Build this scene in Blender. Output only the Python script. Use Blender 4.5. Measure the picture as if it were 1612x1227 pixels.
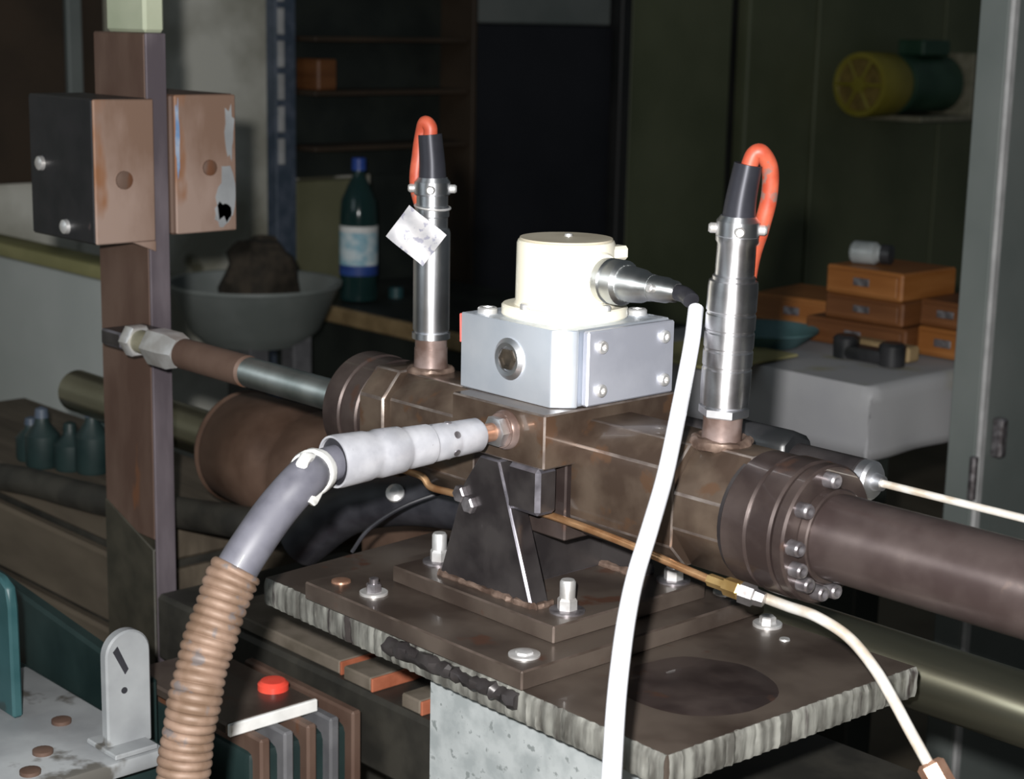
import bpy, bmesh, math, random
from mathutils import Vector, Matrix, Euler, noise
random.seed(7)
for o in list(bpy.data.objects): bpy.data.objects.remove(o)
S = bpy.context.scene
COL = S.collection
R = math.radians
# ------------------------------------------------------------------ camera
CAM = Vector((0.88466, -0.85883, 1.31023))
PITCH, ROLL, YAW = R(11.9), R(1.21), R(47.4)
fw = Vector((-math.sin(YAW)*math.cos(PITCH), math.cos(YAW)*math.cos(PITCH), -math.sin(PITCH)))
rt0 = Vector((math.cos(YAW), math.sin(YAW), 0)); up0 = rt0.cross(fw)
rt = rt0*math.cos(ROLL) + up0*math.sin(ROLL)
up = up0*math.cos(ROLL) - rt0*math.sin(ROLL)
cd = bpy.data.cameras.new('camera')
cd.sensor_width = 36; cd.sensor_fit = 'HORIZONTAL'; cd.lens = 2750/1612*36
cd.clip_start = 0.05; cd.clip_end = 50
cd.dof.use_dof = True; cd.dof.focus_distance = 1.22; cd.dof.aperture_fstop = 13
cam = bpy.data.objects.new('camera', cd); COL.objects.link(cam)
m3 = Matrix((rt, up, -fw)).transposed()
cam.matrix_world = Matrix.Translation(CAM) @ m3.to_4x4()
S.camera = cam
# ------------------------------------------------------------------ light and exposure
w = bpy.data.worlds.new('room_light'); S.world = w; w.use_nodes = True
bg = w.node_tree.nodes['Background']
bg.inputs[0].default_value = (0.80, 0.92, 1.0, 1); bg.inputs[1].default_value = 0.055
fl = bpy.data.lights.new('camera_flash', 'POINT')          # the built-in flash that lit the photograph
fl.energy = 138; fl.shadow_soft_size = 0.012; fl.color = (1.0, 0.985, 0.965)
flash = bpy.data.objects.new('camera_flash', fl); COL.objects.link(flash)
flash.location = CAM - rt*0.035 + up*0.05 - fw*0.01
ar = bpy.data.lights.new('daylight_fill', 'AREA')         # added lamp for weak daylight from the far left, no window seen
ar.shape = 'RECTANGLE'; ar.size = 1.6; ar.size_y = 1.2; ar.energy = 14; ar.color = (0.85, 0.95, 1.0)
day_fill = bpy.data.objects.new('daylight_fill', ar); COL.objects.link(day_fill)
day_fill.location = (-0.9, -3.0, 2.3)
day_fill.rotation_euler = (Vector((-1.6, 1.0, 0.7)) - Vector(day_fill.location)).to_track_quat('-Z', 'Y').to_euler()
S.view_settings.view_transform = 'Standard'; S.view_settings.look = 'None'
S.view_settings.exposure = 0.0; S.view_settings.gamma = 1.0; S.view_settings.use_curve_mapping = False

# ------------------------------------------------------------------ materials
def mat(name, c1, c2=None, rough=0.5, metal=0.0, scale=30.0, bump=0.0, spots=None, spot_scale=60.0, spot_amt=0.62,
        spec=0.5, stretch=(1, 1, 1), coat=0.0, detail=6.0, trans=0.0, lo=0.38, hi=0.62, rvar=0.12, aniso=None):
    m = bpy.data.materials.new(name); m.use_nodes = True
    nt = m.node_tree; b = nt.nodes['Principled BSDF']; N = nt.nodes.new; L = nt.links.new
    tc = N('ShaderNodeTexCoord'); mp = N('ShaderNodeMapping'); mp.inputs['Scale'].default_value = stretch
    L(tc.outputs['Object'], mp.inputs['Vector'])
    n1 = N('ShaderNodeTexNoise'); n1.inputs['Scale'].default_value = scale; n1.inputs['Detail'].default_value = detail
    L(mp.outputs[0], n1.inputs['Vector'])
    cr = N('ShaderNodeValToRGB'); cr.color_ramp.elements[0].position = lo; cr.color_ramp.elements[1].position = hi
    cr.color_ramp.elements[0].color = (*c1, 1); cr.color_ramp.elements[1].color = (*(c2 or c1), 1)
    L(n1.outputs['Fac'], cr.inputs[0]); col = cr.outputs[0]
    if spots:
        n2 = N('ShaderNodeTexNoise'); n2.inputs['Scale'].default_value = spot_scale; n2.inputs['Detail'].default_value = 4
        L(mp.outputs[0], n2.inputs['Vector'])
        r2 = N('ShaderNodeValToRGB'); r2.color_ramp.elements[0].position = spot_amt; r2.color_ramp.elements[1].position = spot_amt+0.06
        L(n2.outputs['Fac'], r2.inputs[0])
        mx = N('ShaderNodeMix'); mx.data_type = 'RGBA'
        L(r2.outputs[0], mx.inputs['Factor']); L(col, mx.inputs[6]); mx.inputs[7].default_value = (*spots, 1); col = mx.outputs[2]
    L(col, b.inputs['Base Color'])
    if rvar:
        mr = N('ShaderNodeMapRange'); mr.inputs['To Min'].default_value = max(0.03, rough-rvar); mr.inputs['To Max'].default_value = min(1, rough+rvar)
        L(n1.outputs['Fac'], mr.inputs['Value']); L(mr.outputs[0], b.inputs['Roughness'])
    else: b.inputs['Roughness'].default_value = rough
    b.inputs['Metallic'].default_value = metal
    b.inputs['Specular IOR Level'].default_value = spec
    b.inputs['Coat Weight'].default_value = coat
    if trans: b.inputs['Transmission Weight'].default_value = trans; b.inputs['IOR'].default_value = 1.33
    if aniso:
        b.inputs['Anisotropic'].default_value = .78
        tv = N('ShaderNodeCombineXYZ')
        for k in range(3): tv.inputs[k].default_value = aniso[k]
        L(tv.outputs[0], b.inputs['Tangent'])
    if bump:
        bp = N('ShaderNodeBump'); bp.inputs['Strength'].default_value = bump; bp.inputs['Distance'].default_value = 0.002
        L(n1.outputs['Fac'], bp.inputs['Height']); L(bp.outputs[0], b.inputs['Normal'])
    return m
M = {}
M['oily'] = mat('oily_brown_steel', (.080, .054, .040), (.155, .115, .086), .36, .5, 26, .10, (.125, .072, .044), 40, .60, coat=.45)
M['oily_dark'] = mat('dark_oily_steel', (.045, .032, .030), (.085, .064, .058), .38, .45, 24, .10, (.085, .048, .036), 38, .64, coat=.25)
M['plate'] = mat('greasy_plate_steel', (.052, .038, .031), (.105, .083, .068), .42, .25, 15, .15, (.085, .042, .028), 24, .64, coat=.15)
M['flame_cut'] = mat('flame_cut_edge', (.085, .082, .073), (.27, .27, .245), .5, .2, 95, .5, (.05, .042, .04), 55, .60, stretch=(1, 1, .2), lo=.38, hi=.64)
M['tube_steel'] = mat('smooth_brown_tube', (.062, .044, .042), (.092, .070, .066), .36, .45, 30, .06, (.11, .08, .07), 60, .68, aniso=(1, 0, 0), rvar=.05)
M['black_steel'] = mat('black_painted_steel', (.022, .019, .02), (.045, .04, .04), .38, .2, 30, .1, (.12, .11, .12), 60, .70)
M['alu'] = mat('milled_aluminium', (.56, .61, .68), (.66, .70, .76), .47, .6, 22, .02, rvar=.03, aniso=(0, 0, 1))
M['alu_plate'] = mat('brushed_aluminium_plate', (.50, .52, .60), (.60, .62, .70), .44, .5, 24, .02, rvar=.03, aniso=(0, 0, 1))
M['alu_dark'] = mat('shadowed_bore_steel', (.05, .045, .04), (.16, .13, .10), .3, .7, 60)
M['cream'] = mat('cream_enamel', (.88, .83, .68), (.91, .87, .74), .40, 0, 12, 0, coat=.2)
M['cream_top'] = mat('darker_cream_top', (.50, .44, .33), (.62, .56, .44), .5, 0, 20)  # lid colour, a darker cream than the cap
M['nickel'] = mat('nickel_plate', (.66, .67, .70), (.80, .81, .84), .40, 1.0, 30, .03, rvar=.04)
M['nickel_worn'] = mat('worn_nickel', (.48, .47, .48), (.78, .78, .80), .40, .95, 40, .12, (.24, .19, .16), 50, .66, rvar=.07)
M['nickel_v'] = mat('turned_nickel', (.70, .71, .74), (.86, .87, .90), .43, 1.0, 30, .02, rvar=.03, aniso=(0, 0, 1))
M['nickel_worn_v'] = mat('turned_worn_nickel', (.52, .51, .52), (.84, .84, .87), .42, 1.0, 40, .06, (.24, .19, .16), 50, .68, rvar=.05, aniso=(0, 0, 1))
M['nickel_x'] = mat('turned_plug_nickel', (.56, .58, .58), (.76, .78, .78), .40, 1.0, 40, .03, (.28, .26, .22), 60, .66, rvar=.04, aniso=(1, 0, 0))
M['worn_edge'] = mat('worn_bare_edge', (.20, .16, .14), (.36, .31, .28), .36, .7, 60, .05)
M['plate_edge'] = mat('greasy_plate_corner', (.07, .052, .042), (.13, .10, .085), .40, .4, 40, .05)
M['worn_dark'] = mat('worn_black_corner', (.10, .095, .11), (.22, .21, .24), .36, .6, 50, .05)
M['zinc'] = mat('zinc_bolt', (.62, .60, .58), (.80, .80, .80), .42, .7, 60, .05)
M['steel_dark'] = mat('dull_bolt_steel', (.20, .18, .19), (.40, .38, .40), .35, .8, 90, .1)
M['stem'] = mat('brown_steel_stem', (.17, .11, .09), (.34, .26, .24), .35, .5, 40, .08)
M['weld'] = mat('weld_bead', (.10, .065, .05), (.24, .17, .135), .45, .4, 80, .3)
M['rubber'] = mat('black_rubber', (.016, .016, .020), (.030, .030, .036), .42, 0, 40, .05)
M['hose'] = mat('grey_black_hose', (.085, .085, .105), (.125, .125, .15), .48, 0, 40, .04, coat=.08)
M['boot'] = mat('glossy_black_boot', (.030, .031, .040), (.045, .046, .056), .50, .45, 30, .02, aniso=(0, 0, 1), rvar=.04)
M['orange'] = mat('orange_cable', (.36, .055, .026), (.47, .095, .048), .5, 0, 60, .05, (.22, .12, .10), 70, .56)
M['coupling'] = mat('matt_silver_coupling', (.43, .435, .475), (.55, .555, .595), .45, .3, 60, .05, (.17, .17, .19), 90, .70)
M['copper_nip'] = mat('copper_nipple', (.45, .24, .16), (.62, .38, .27), .35, .7, 60)
M['whiteband'] = mat('white_band', (.75, .75, .73), (.88, .88, .86), .5, 0, 40)
M['sleeve'] = mat('rusty_spiral_sleeve', (.14, .088, .058), (.225, .15, .11), .6, .1, 50, .15, (.13, .11, .105), 60, .62)
M['cable'] = mat('white_cable', (.80, .82, .88), (.86, .88, .93), .38, 0, 20)
M['copper'] = mat('copper_tube', (.48, .24, .11), (.70, .42, .22), .33, .75, 50)
M['copper_white'] = mat('tinned_tube', (.72, .62, .50), (.92, .90, .85), .32, .45, 60)
M['brass'] = mat('brass_fitting', (.45, .28, .10), (.62, .42, .18), .35, .8, 60)
M['rust'] = mat('rusty_post_steel', (.085, .047, .034), (.125, .078, .058), .6, .15, 22, .15, (.14, .06, .03), 30, .62, stretch=(1, 1, .35))
M['post_edge'] = mat('bare_post_edge', (.12, .10, .115), (.20, .17, .19), .45, .4, 30, .1, stretch=(1, 1, .25))
M['post_low'] = mat('dark_olive_post', (.030, .028, .020), (.05, .045, .032), .55, .1, 30, .1)
M['rust_block'] = mat('rusted_block_face', (.20, .125, .09), (.32, .23, .19), .6, .15, 20, .2, (.25, .115, .055), 14, .58, stretch=(1, 1, .4))
M['rust_paint'] = mat('rusted_block_with_paint', (.34, .22, .17), (.50, .38, .31), .6, .1, 20, .2, (.66, .66, .70), 20, .60, stretch=(1, 1, .5))
M['blackblock'] = mat('black_block_face', (.007, .008, .011), (.015, .015, .018), .42, .1, 30, .2, (.10, .07, .07), 26, .70)
M['chrome'] = mat('chrome_rod', (.40, .46, .46), (.54, .60, .60), .40, 1.0, 30, aniso=(1, 0, 0), rvar=.04)
M['painted_grey'] = mat('grey_column_paint', (.27, .295, .30), (.37, .395, .40), .5, 0, 60, .1, (.19, .21, .21), 120, .60)
M['barmetal'] = mat('oiled_guide_bar', (.20, .19, .13), (.34, .33, .25), .30, .95, 10, .04, stretch=(.25, 1, 1), aniso=(1, 0, 0), rvar=.06)
M['drum'] = mat('rusty_drum', (.06, .032, .02), (.12, .072, .05), .6, .1, 14, .2)
M['beam'] = mat('dark_beam_paint', (.022, .021, .018), (.045, .042, .034), .55, .1, 20, .1)
M['wood_old'] = mat('old_boards', (.055, .042, .028), (.105, .083, .058), .75, 0, 12, .2, stretch=(.3, 3, 1))
M['orange_edge'] = mat('orange_brick', (.26, .07, .03), (.36, .11, .055), .8, 0, 40, .3)
M['floor'] = mat('stained_concrete', (.10, .08, .055), (.17, .14, .10), .8, 0, 3, .1)
M['brick_grey'] = mat('dusty_block_top', (.10, .082, .06), (.155, .128, .10), .8, 0, 30, .2)
M['plaster'] = mat('stained_plaster', (.30, .29, .23), (.66, .65, .58), .8, 0, 4, .05, (.10, .095, .06), 5, .60)
M['olive'] = mat('olive_sheet_metal', (.085, .10, .052), (.12, .135, .075), .6, 0, 2.5, 0)
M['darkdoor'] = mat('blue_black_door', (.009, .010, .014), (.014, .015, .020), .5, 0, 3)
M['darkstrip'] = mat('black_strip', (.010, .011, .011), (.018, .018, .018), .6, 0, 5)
M['brownboard'] = mat('dark_brown_board', (.026, .016, .008), (.042, .026, .014), .7, 0, 5, .05)
M['tealpaint'] = mat('teal_machine_paint', (.018, .062, .068), (.03, .085, .092), .45, 0, 18, .05, (.03, .05, .05), 30, .66)
M['tealdark'] = mat('dark_teal_paint', (.008, .020, .020), (.015, .032, .031), .5, 0, 14, .05, (.07, .06, .06), 24, .68)
M['lightgrey'] = mat('light_grey_casting', (.22, .23, .24), (.33, .345, .355), .5, 0, 14, .1, (.10, .095, .085), 22, .60)
M['appliance'] = mat('white_enamel', (.32, .345, .335), (.38, .40, .39), .5, 0, 4)
M['appliance_top'] = mat('olive_lid', (.20, .19, .08), (.28, .26, .12), .6, 0, 8)
M['basin'] = mat('grey_plastic_basin', (.16, .18, .17), (.24, .26, .25), .5, 0, 6)
M['burlap'] = mat('brown_burlap', (.022, .017, .011), (.05, .038, .026), .9, 0, 40, .4)
M['khaki'] = mat('khaki_board', (.14, .14, .075), (.18, .175, .10), .7, 0, 6)
M['pet'] = mat('green_blue_bottle', (.025, .07, .065), (.03, .08, .08), .12, 0, 10, trans=.55)
M['bluecap'] = mat('blue_cap', (.02, .06, .30), (.03, .08, .36), .4)
M['labelpaper'] = mat('pale_blue_label', (.30, .55, .66), (.75, .85, .88), .5, 0, 30, 0, lo=.42, hi=.6)
M['labelblue'] = mat('dark_blue_label', (.02, .05, .24), (.03, .08, .32), .5)
M['table_edge'] = mat('worn_wood_edge', (.22, .15, .07), (.34, .24, .12), .7, 0, 20)
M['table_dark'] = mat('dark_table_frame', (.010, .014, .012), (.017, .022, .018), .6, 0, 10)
M['leg_grey'] = mat('grey_leg', (.09, .09, .097), (.13, .13, .138), .6)
M['cloth'] = mat('white_cover_sheet', (.30, .30, .32), (.37, .37, .38), .75, 0, 5, .1, (.30, .29, .18), 4, .62)
M['boxwood'] = mat('varnished_box_wood', (.22, .078, .016), (.31, .125, .033), .5, 0, 14, .05, stretch=(.4, .4, 3))
M['boxwood_dark'] = mat('dark_varnished_box_wood', (.11, .040, .012), (.17, .065, .02), .5, 0, 14, .05, stretch=(.4, .4, 3))
M['tealcloth'] = mat('teal_tray', (.035, .09, .09), (.08, .16, .17), .6, 0, 12)
M['yellowpaper'] = mat('yellowed_paper', (.26, .24, .10), (.36, .33, .16), .8, 0, 10)
M['blackplastic'] = mat('black_plastic', (.012, .013, .014), (.025, .025, .027), .4)
M['jar'] = mat('grey_jar', (.20, .22, .22), (.34, .36, .36), .35, .1, 20)
M['lockergrey'] = mat('grey_locker_paint', (.13, .15, .143), (.17, .188, .18), .5, 0, 4, .03)
M['yellowpaint'] = mat('yellow_paint', (.20, .17, .015), (.26, .22, .03), .5, 0, 8)
M['darkyellow'] = mat('brown_inner_paint', (.13, .09, .02), (.20, .14, .03), .6)
M['greenmotor'] = mat('dark_green_motor_paint', (.015, .05, .028), (.03, .075, .045), .45, 0, 10)
M['greybracket'] = mat('grey_bracket_paint', (.20, .19, .13), (.27, .25, .18), .5)
M['redbutton'] = mat('red_button', (.75, .06, .04), (.85, .10, .06), .35)
M['tagpaper'] = mat('printed_foil_tag', (.33, .33, .35), (.44, .43, .44), .5, .15, 60, .05, (.23, .23, .28), 200, .56)
M['palecap'] = mat('pale_green_cap', (.33, .37, .26), (.44, .47, .35), .6, 0, 8)
M['bluepaint'] = mat('blue_paint_fleck', (.14, .24, .42), (.30, .36, .46), .6, 0, 60)
M['redmark'] = mat('red_sealant', (.45, .06, .05), (.6, .1, .08), .6)
M['rackblue'] = mat('blue_grey_rack', (.05, .07, .10), (.09, .11, .15), .5)
M['slotlight'] = mat('pale_slot_plate', (.36, .36, .36), (.46, .46, .46), .6)

# ------------------------------------------------------------------ helpers
MW = {}
def tag(o, label, cat=None, group=None, kind=None):
    if label: o['label'] = label
    if cat: o['category'] = cat
    if group: o['group'] = group
    if kind: o['kind'] = kind
    return o
def thing(name, loc, label, cat, group=None, rot=None):
    o = bpy.data.objects.new(name, None); o.empty_display_size = 0.02; COL.objects.link(o)
    o.location = loc
    mw = Matrix.Translation(Vector(loc))
    if rot: o.rotation_euler = rot; mw = mw @ Euler(rot).to_matrix().to_4x4()
    MW[o.name] = mw
    return tag(o, label, cat, group)
def mk(name, bm, m, parent=None, local=False, smooth=35, label=None, **kw):
    """bm is in world coordinates (or the parent's, if local)."""
    org = None
    if parent is not None:
        if not local: bm.transform(MW[parent.name].inverted())
    else:
        xs = [v.co.x for v in bm.verts]; ys = [v.co.y for v in bm.verts]; zs = [v.co.z for v in bm.verts]
        org = Vector(((min(xs)+max(xs))/2, (min(ys)+max(ys))/2, min(zs)))
        bm.transform(Matrix.Translation(-org))
    bmesh.ops.recalc_face_normals(bm, faces=bm.faces)
    me = bpy.data.meshes.new(name); bm.to_mesh(me); bm.free()
    me.materials.append(M[m]); me.materials.append(M[{'oily': 'worn_edge', 'plate': 'plate_edge', 'black_steel': 'worn_dark', 'post_edge': 'post_edge'}.get(m, m)])
    if smooth:
        me.shade_smooth(); me.set_sharp_from_angle(angle=R(smooth))
    o = bpy.data.objects.new(name, me); COL.objects.link(o)
    if parent is not None: o.parent = parent; MW[o.name] = MW[parent.name]
    else: o.location = org; MW[o.name] = Matrix.Translation(org)
    if label: o['label'] = label
    for k, v in kw.items(): o[k] = v
    return o
def box(x0, x1, y0, y1, z0, z1, bev=0.0, seg=1, bm=None):
    b = bmesh.new()
    bmesh.ops.create_cube(b, size=1)
    for v in b.verts:
        v.co = Vector(((x0+x1)/2 + v.co.x*(x1-x0), (y0+y1)/2 + v.co.y*(y1-y0), (z0+z1)/2 + v.co.z*(z1-z0)))
    if bev: bevel(b, bev, seg)
    return join(bm, b)
def bevel(b, bev, seg):
    r_ = bmesh.ops.bevel(b, geom=list(b.edges), offset=bev, segments=seg, affect='EDGES', profile=.5, material=1)
def join(bm, b):
    if bm is None: return b
    me = bpy.data.meshes.new('t'); b.to_mesh(me); b.free(); bm.from_mesh(me); bpy.data.meshes.remove(me); return bm
def prism(poly, axis, a0, a1, bev=0.0, bm=None, seg=1):
    """poly: 2D points in the plane normal to axis ('X': (y,z), 'Y': (x,z), 'Z': (x,y))."""
    b = bmesh.new()
    def P(p, a): return {'X': (a, p[0], p[1]), 'Y': (p[0], a, p[1]), 'Z': (p[0], p[1], a)}[axis]
    v0 = [b.verts.new(P(p, a0)) for p in poly]; v1 = [b.verts.new(P(p, a1)) for p in poly]
    b.faces.new(v0); b.faces.new(list(reversed(v1)))
    n = len(poly)
    for i in range(n): b.faces.new((v0[i], v1[i], v1[(i+1) % n], v0[(i+1) % n]))
    bmesh.ops.recalc_face_normals(b, faces=b.faces)
    if bev: bevel(b, bev, seg)
    return join(bm, b)
def frame_of(d):
    d = Vector(d).normalized()
    a = Vector((0, 0, 1)) if abs(d.z) < .9 else Vector((1, 0, 0))
    u = a.cross(d).normalized(); return d, u, d.cross(u)
def lathe(org, d, prof, n=32, bm=None, squash=None):
    """prof: (t, r) along direction d from org."""
    b = bmesh.new(); d, u, v = frame_of(d); org = Vector(org); rings = []
    for t, r in prof:
        if r <= 1e-6: rings.append([b.verts.new(org + d*t)])
        else: rings.append([b.verts.new(org + d*t + (u*math.cos(2*math.pi*k/n) + v*math.sin(2*math.pi*k/n))*r) for k in range(n)])
    for a, c in zip(rings, rings[1:]):
        for k in range(n):
            k2 = (k+1) % n
            if len(a) == 1 and len(c) == 1: continue
            if len(a) == 1: b.faces.new((a[0], c[k], c[k2]))
            elif len(c) == 1: b.faces.new((a[k], a[k2], c[0]))
            else: b.faces.new((a[k], a[k2], c[k2], c[k]))
    for q in (rings[0], rings[-1]):
        if len(q) > 1:
            try: b.faces.new(q)
            except ValueError: pass
    return join(bm, b)
def cyl(org, d, t0, t1, r, n=32, bev=0.0, bm=None):
    if bev: pr = [(t0, r-bev), (t0+bev, r), (t1-bev, r), (t1, r-bev)]
    else: pr = [(t0, r), (t1, r)]
    return lathe(org, d, pr, n, bm)
def spline(pts, n=8):
    pts = [Vector(p) for p in pts]; out = []
    P = [pts[0]*2-pts[1]] + pts + [pts[-1]*2-pts[-2]]
    for i in range(1, len(P)-2):
        p0, p1, p2, p3 = P[i-1:i+3]
        for k in range(n):
            t = k/n
            out.append(.5*((2*p1) + (p2-p0)*t + (2*p0-5*p1+4*p2-p3)*t*t + (3*p1-p0-3*p2+p3)*t*t*t))
    out.append(pts[-1]); return out
def tube(path, r, n=16, bm=None, cap=True):
    """sweep a circle; r a number or a list matching path."""
    b = bmesh.new(); rings = []; u = None
    for i, p in enumerate(path):
        t = (path[min(i+1, len(path)-1)] - path[max(i-1, 0)]).normalized()
        if u is None: _, u, _ = frame_of(t)
        u = (u - t*u.dot(t)).normalized(); v = t.cross(u)
        rr = r[i] if isinstance(r, (list, tuple)) else r
        rings.append([b.verts.new(p + (u*math.cos(2*math.pi*k/n)+v*math.sin(2*math.pi*k/n))*rr) for k in range(n)])
    for a, c in zip(rings, rings[1:]):
        for k in range(n): b.faces.new((a[k], a[(k+1) % n], c[(k+1) % n], c[k]))
    if cap: b.faces.new(rings[0]); b.faces.new(rings[-1])
    return join(bm, b)
def torus(c, d, Rr, r, n=32, k=10, bm=None):
    b = bmesh.new(); d, u, v = frame_of(d); c = Vector(c); rings = []
    for i in range(n):
        a = 2*math.pi*i/n; e = u*math.cos(a)+v*math.sin(a)
        rings.append([b.verts.new(c + e*(Rr + r*math.cos(2*math.pi*j/k)) + d*r*math.sin(2*math.pi*j/k)) for j in range(k)])
    for i in range(n):
        A, B = rings[i], rings[(i+1) % n]
        for j in range(k): b.faces.new((A[j], A[(j+1) % k], B[(j+1) % k], B[j]))
    return join(bm, b)
def hexbolt(parent, p, d, r, h, m='zinc', washer=0.0, stud=0.0, wm=None, name='bolt'):
    """hex head (with domed chamfer) on an optional washer, optional stud end."""
    p = Vector(p); d = Vector(d)
    b = lathe(p, d, [(washer, r), (washer+h*.8, r), (washer+h, r*.82), (washer+h, 0)], 6)
    if stud: b = lathe(p, d, [(washer+h, r*.6), (washer+h+stud*.9, r*.6), (washer+h+stud, r*.48), (washer+h+stud, 0)], 16, b)
    o = mk(name, b, m, parent, smooth=25)
    if washer:
        mk('washer', lathe(p, d, [(0, r*1.75), (washer*.8, r*1.75), (washer, r*1.65), (washer, 0)], 28), wm or m, o)
    return o
def socket_bolt(parent, p, d, r, h, m='steel_dark', name='bolt'):
    b = lathe(p, d, [(0, r), (h*.85, r), (h, r*.86), (h, r*.55), (h*.4, r*.5), (h*.4, 0)], 18)
    return mk(name, b, m, parent, smooth=25)
def wob(bm, amp, sc, ax=(1, 1, 1)):
    for v in bm.verts:
        nv = noise.noise_vector(v.co*sc)*amp
        v.co += Vector((nv.x*ax[0], nv.y*ax[1], nv.z*ax[2]))
    return bm

# ================================================================== SETTING
def struct(name, bm, m, label, cat, parent=None):
    o = mk(name, bm, m, parent, smooth=0)
    if parent is None: tag(o, label, cat, kind='structure')
    return o
struct('floor', box(-6, 3, -3, 7, -.1, 0), 'floor', 'stained brown concrete workshop floor', 'floor')
WX = -2.6
wb = thing('wall_back', (WX, 3, 0), 'rear workshop wall of stained pale plaster and dark panels', 'wall'); wb['kind'] = 'structure'
mk('plaster_wall', box(WX-.15, WX, -1.5, 2.05, 0, 3), 'plaster', wb, smooth=0)
mk('lintel', box(WX-.15, WX, 2.05, 6.6, 1.75, 3), 'darkstrip', wb, smooth=0)
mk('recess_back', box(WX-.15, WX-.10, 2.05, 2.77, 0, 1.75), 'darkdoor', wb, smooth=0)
# olive sheet panels, each a sheet of its own with a raised seam
for y0, y1 in ((2.775, 3.205), (3.285, 3.605), (3.62, 4.30), (4.31, 5.1), (5.11, 6.2)):
    mk('sheet_panel', box(WX-.05, WX, y0, y1, 0, 1.75, .004), 'olive', wb, smooth=0)
mk('panel_joint', box(WX-.15, WX-.05, 2.77, 6.6, 0, 1.75), 'darkstrip', wb, smooth=0)
d1 = thing('door_1', (WX-.03, 2.4, 0), 'blue-black door standing in the dark middle of the rear wall', 'door'); d1['kind'] = 'structure'
mk('door_leaf', box(WX-.07, WX-.02, 2.08, 2.72, .02, 1.30, .004), 'darkdoor', d1)
mk('door_frame', box(WX-.09, WX+.01, 2.725, 2.768, 0, 1.74, .004), 'darkstrip', d1)
mk('transom', box(WX-.07, WX-.03, 2.08, 2.72, 1.305, 1.42, .004), 'lockergrey', d1)
tr = thing('trim_1', (WX+.01, 1.03, 0), 'dark brown boards nailed on the left of the rear wall', 'trim'); tr['kind'] = 'structure'
for y0, y1 in ((.40, .70), (.71, 1.005), (1.045, 1.10)):
    mk('board', box(WX, WX+.02, y0, y1, .95, 2.2, .003), 'brownboard', tr)
mk('batten', box(WX, WX+.03, 1.008, 1.042, .95, 2.2, .003), 'lockergrey', tr)

# ================================================================== MAIN MACHINE
AX = Vector((0, 0, 1.0))
act = thing('hydraulic_actuator', (0, 0, .93), 'brown oily steel hydraulic actuator lying across the stand with flanged ends', 'actuator')
def octo(hy, zt, zb, cy, cz):
    return [(-hy, zt-cz), (-hy+cy, zt), (hy-cy, zt), (hy, zt-cz), (hy, zb+cz), (hy-cy, zb), (-hy+cy, zb), (-hy, zb+cz)]
mk('body_section', prism(octo(.035, 1.042, .958, .015, .016), 'X', .05, .146, .0012), 'oily', act)
mk('body_section', prism(octo(.0355, 1.042, .958, .021, .030), 'X', .146, .195, .0012), 'oily', act)
mk('body_section', prism(octo(.036, 1.042, .958, .018, .019), 'X', -.15, -.05, .0012), 'oily', act)
mk('collar', prism(octo(.041, 1.043, .957, .017, .020), 'X', -.182, -.152, .0015), 'oily', act)
mk('manifold_block', box(-.042, .0546, -.065, .065, 1.012, 1.0505, .0012), 'oily', act)
mk('manifold_core', box(-.05, .0475, -.0365, .0365, .955, 1.012, .0012), 'oily_dark', act)
for x0, x1, r in ((.1935, .2145, .0440), (.2155, .2345, .0450), (.2355, .2450, .0445)):
    mk('flange', cyl(AX, (1, 0, 0), x0, x1, r, 56, .0015), 'oily_dark', act)
mk('flange_core', cyl(AX, (1, 0, 0), .19, .244, .0415, 40), 'black_steel', act)
for x0, x1, r in ((-.226, -.204, .0450), (-.203, -.183, .0440)):
    mk('flange', cyl(AX, (1, 0, 0), x0, x1, r, 56, .0015), 'oily_dark', act)
mk('tube', lathe(AX, (1, 0, 0), [(.244, .0275), (.75, .0275), (.75, 0)], 56), 'tube_steel', act)
for k, a in enumerate((-74, -47, -26, -2, 36, 84, 180, 225, 265)):
    p = Vector((.245, -.0365*math.cos(R(a)), 1+.0365*math.sin(R(a))))
    socket_bolt(act, p, (1, 0, 0), .0050, .0085, 'steel_dark')
# gland ring and weld beads at the sensor bosses
mk('gland', cyl(AX, (1, 0, 0), .2445, .252, .0305, 40, .001), 'oily_dark', act)
mk('weld_bead', wob(torus((-.1435, 0, 1.0425), (0, 0, 1), .0155, .0035, 36, 10), .0015, 160), 'weld', act)
mk('weld_bead', wob(torus((.155, 0, 1.0425), (0, 0, 1), .0170, .0038, 36, 10), .0018, 160), 'weld', act)
# piston rod going left, with its coupling and lock nuts
mk('piston_rod', cyl(AX, (1, 0, 0), -.396, -.22, .0135, 32, .0015), 'chrome', act, label='shiny round piston rod')
mk('rod_extension', cyl(AX, (1, 0, 0), -.505, -.396, .0145, 32, .003), 'rust', act, label='rusty rod extension')
mk('lock_nut', lathe(AX, (1, 0, 0), [(-.556, .017), (-.553, .019), (-.520, .019), (-.505, .015)], 6), 'zinc', act)
mk('threaded_end', lathe(AX, (1, 0, 0), [(-.60, 0), (-.60, .0115), (-.556, .0115)], 24), 'greybracket', act)
mk('lock_nut', lathe(AX, (1, 0, 0), [(-.597, .015), (-.595, .0165), (-.583, .0165), (-.581, .015)], 6), 'zinc', act)
# port boss the hose screws into
mk('port_boss', lathe((.0162, -.0648, 1.034), (0, -1, 0), [(0, .0140), (.003, .0138), (.005, .0122), (.006, .0122), (.006, 0)], 36), 'stem', act)
# rear link from the rod end to the post
mk('rod_lug', box(-.640, -.602, -.010, .039, .990, 1.006, .002), 'black_steel', act)

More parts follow.
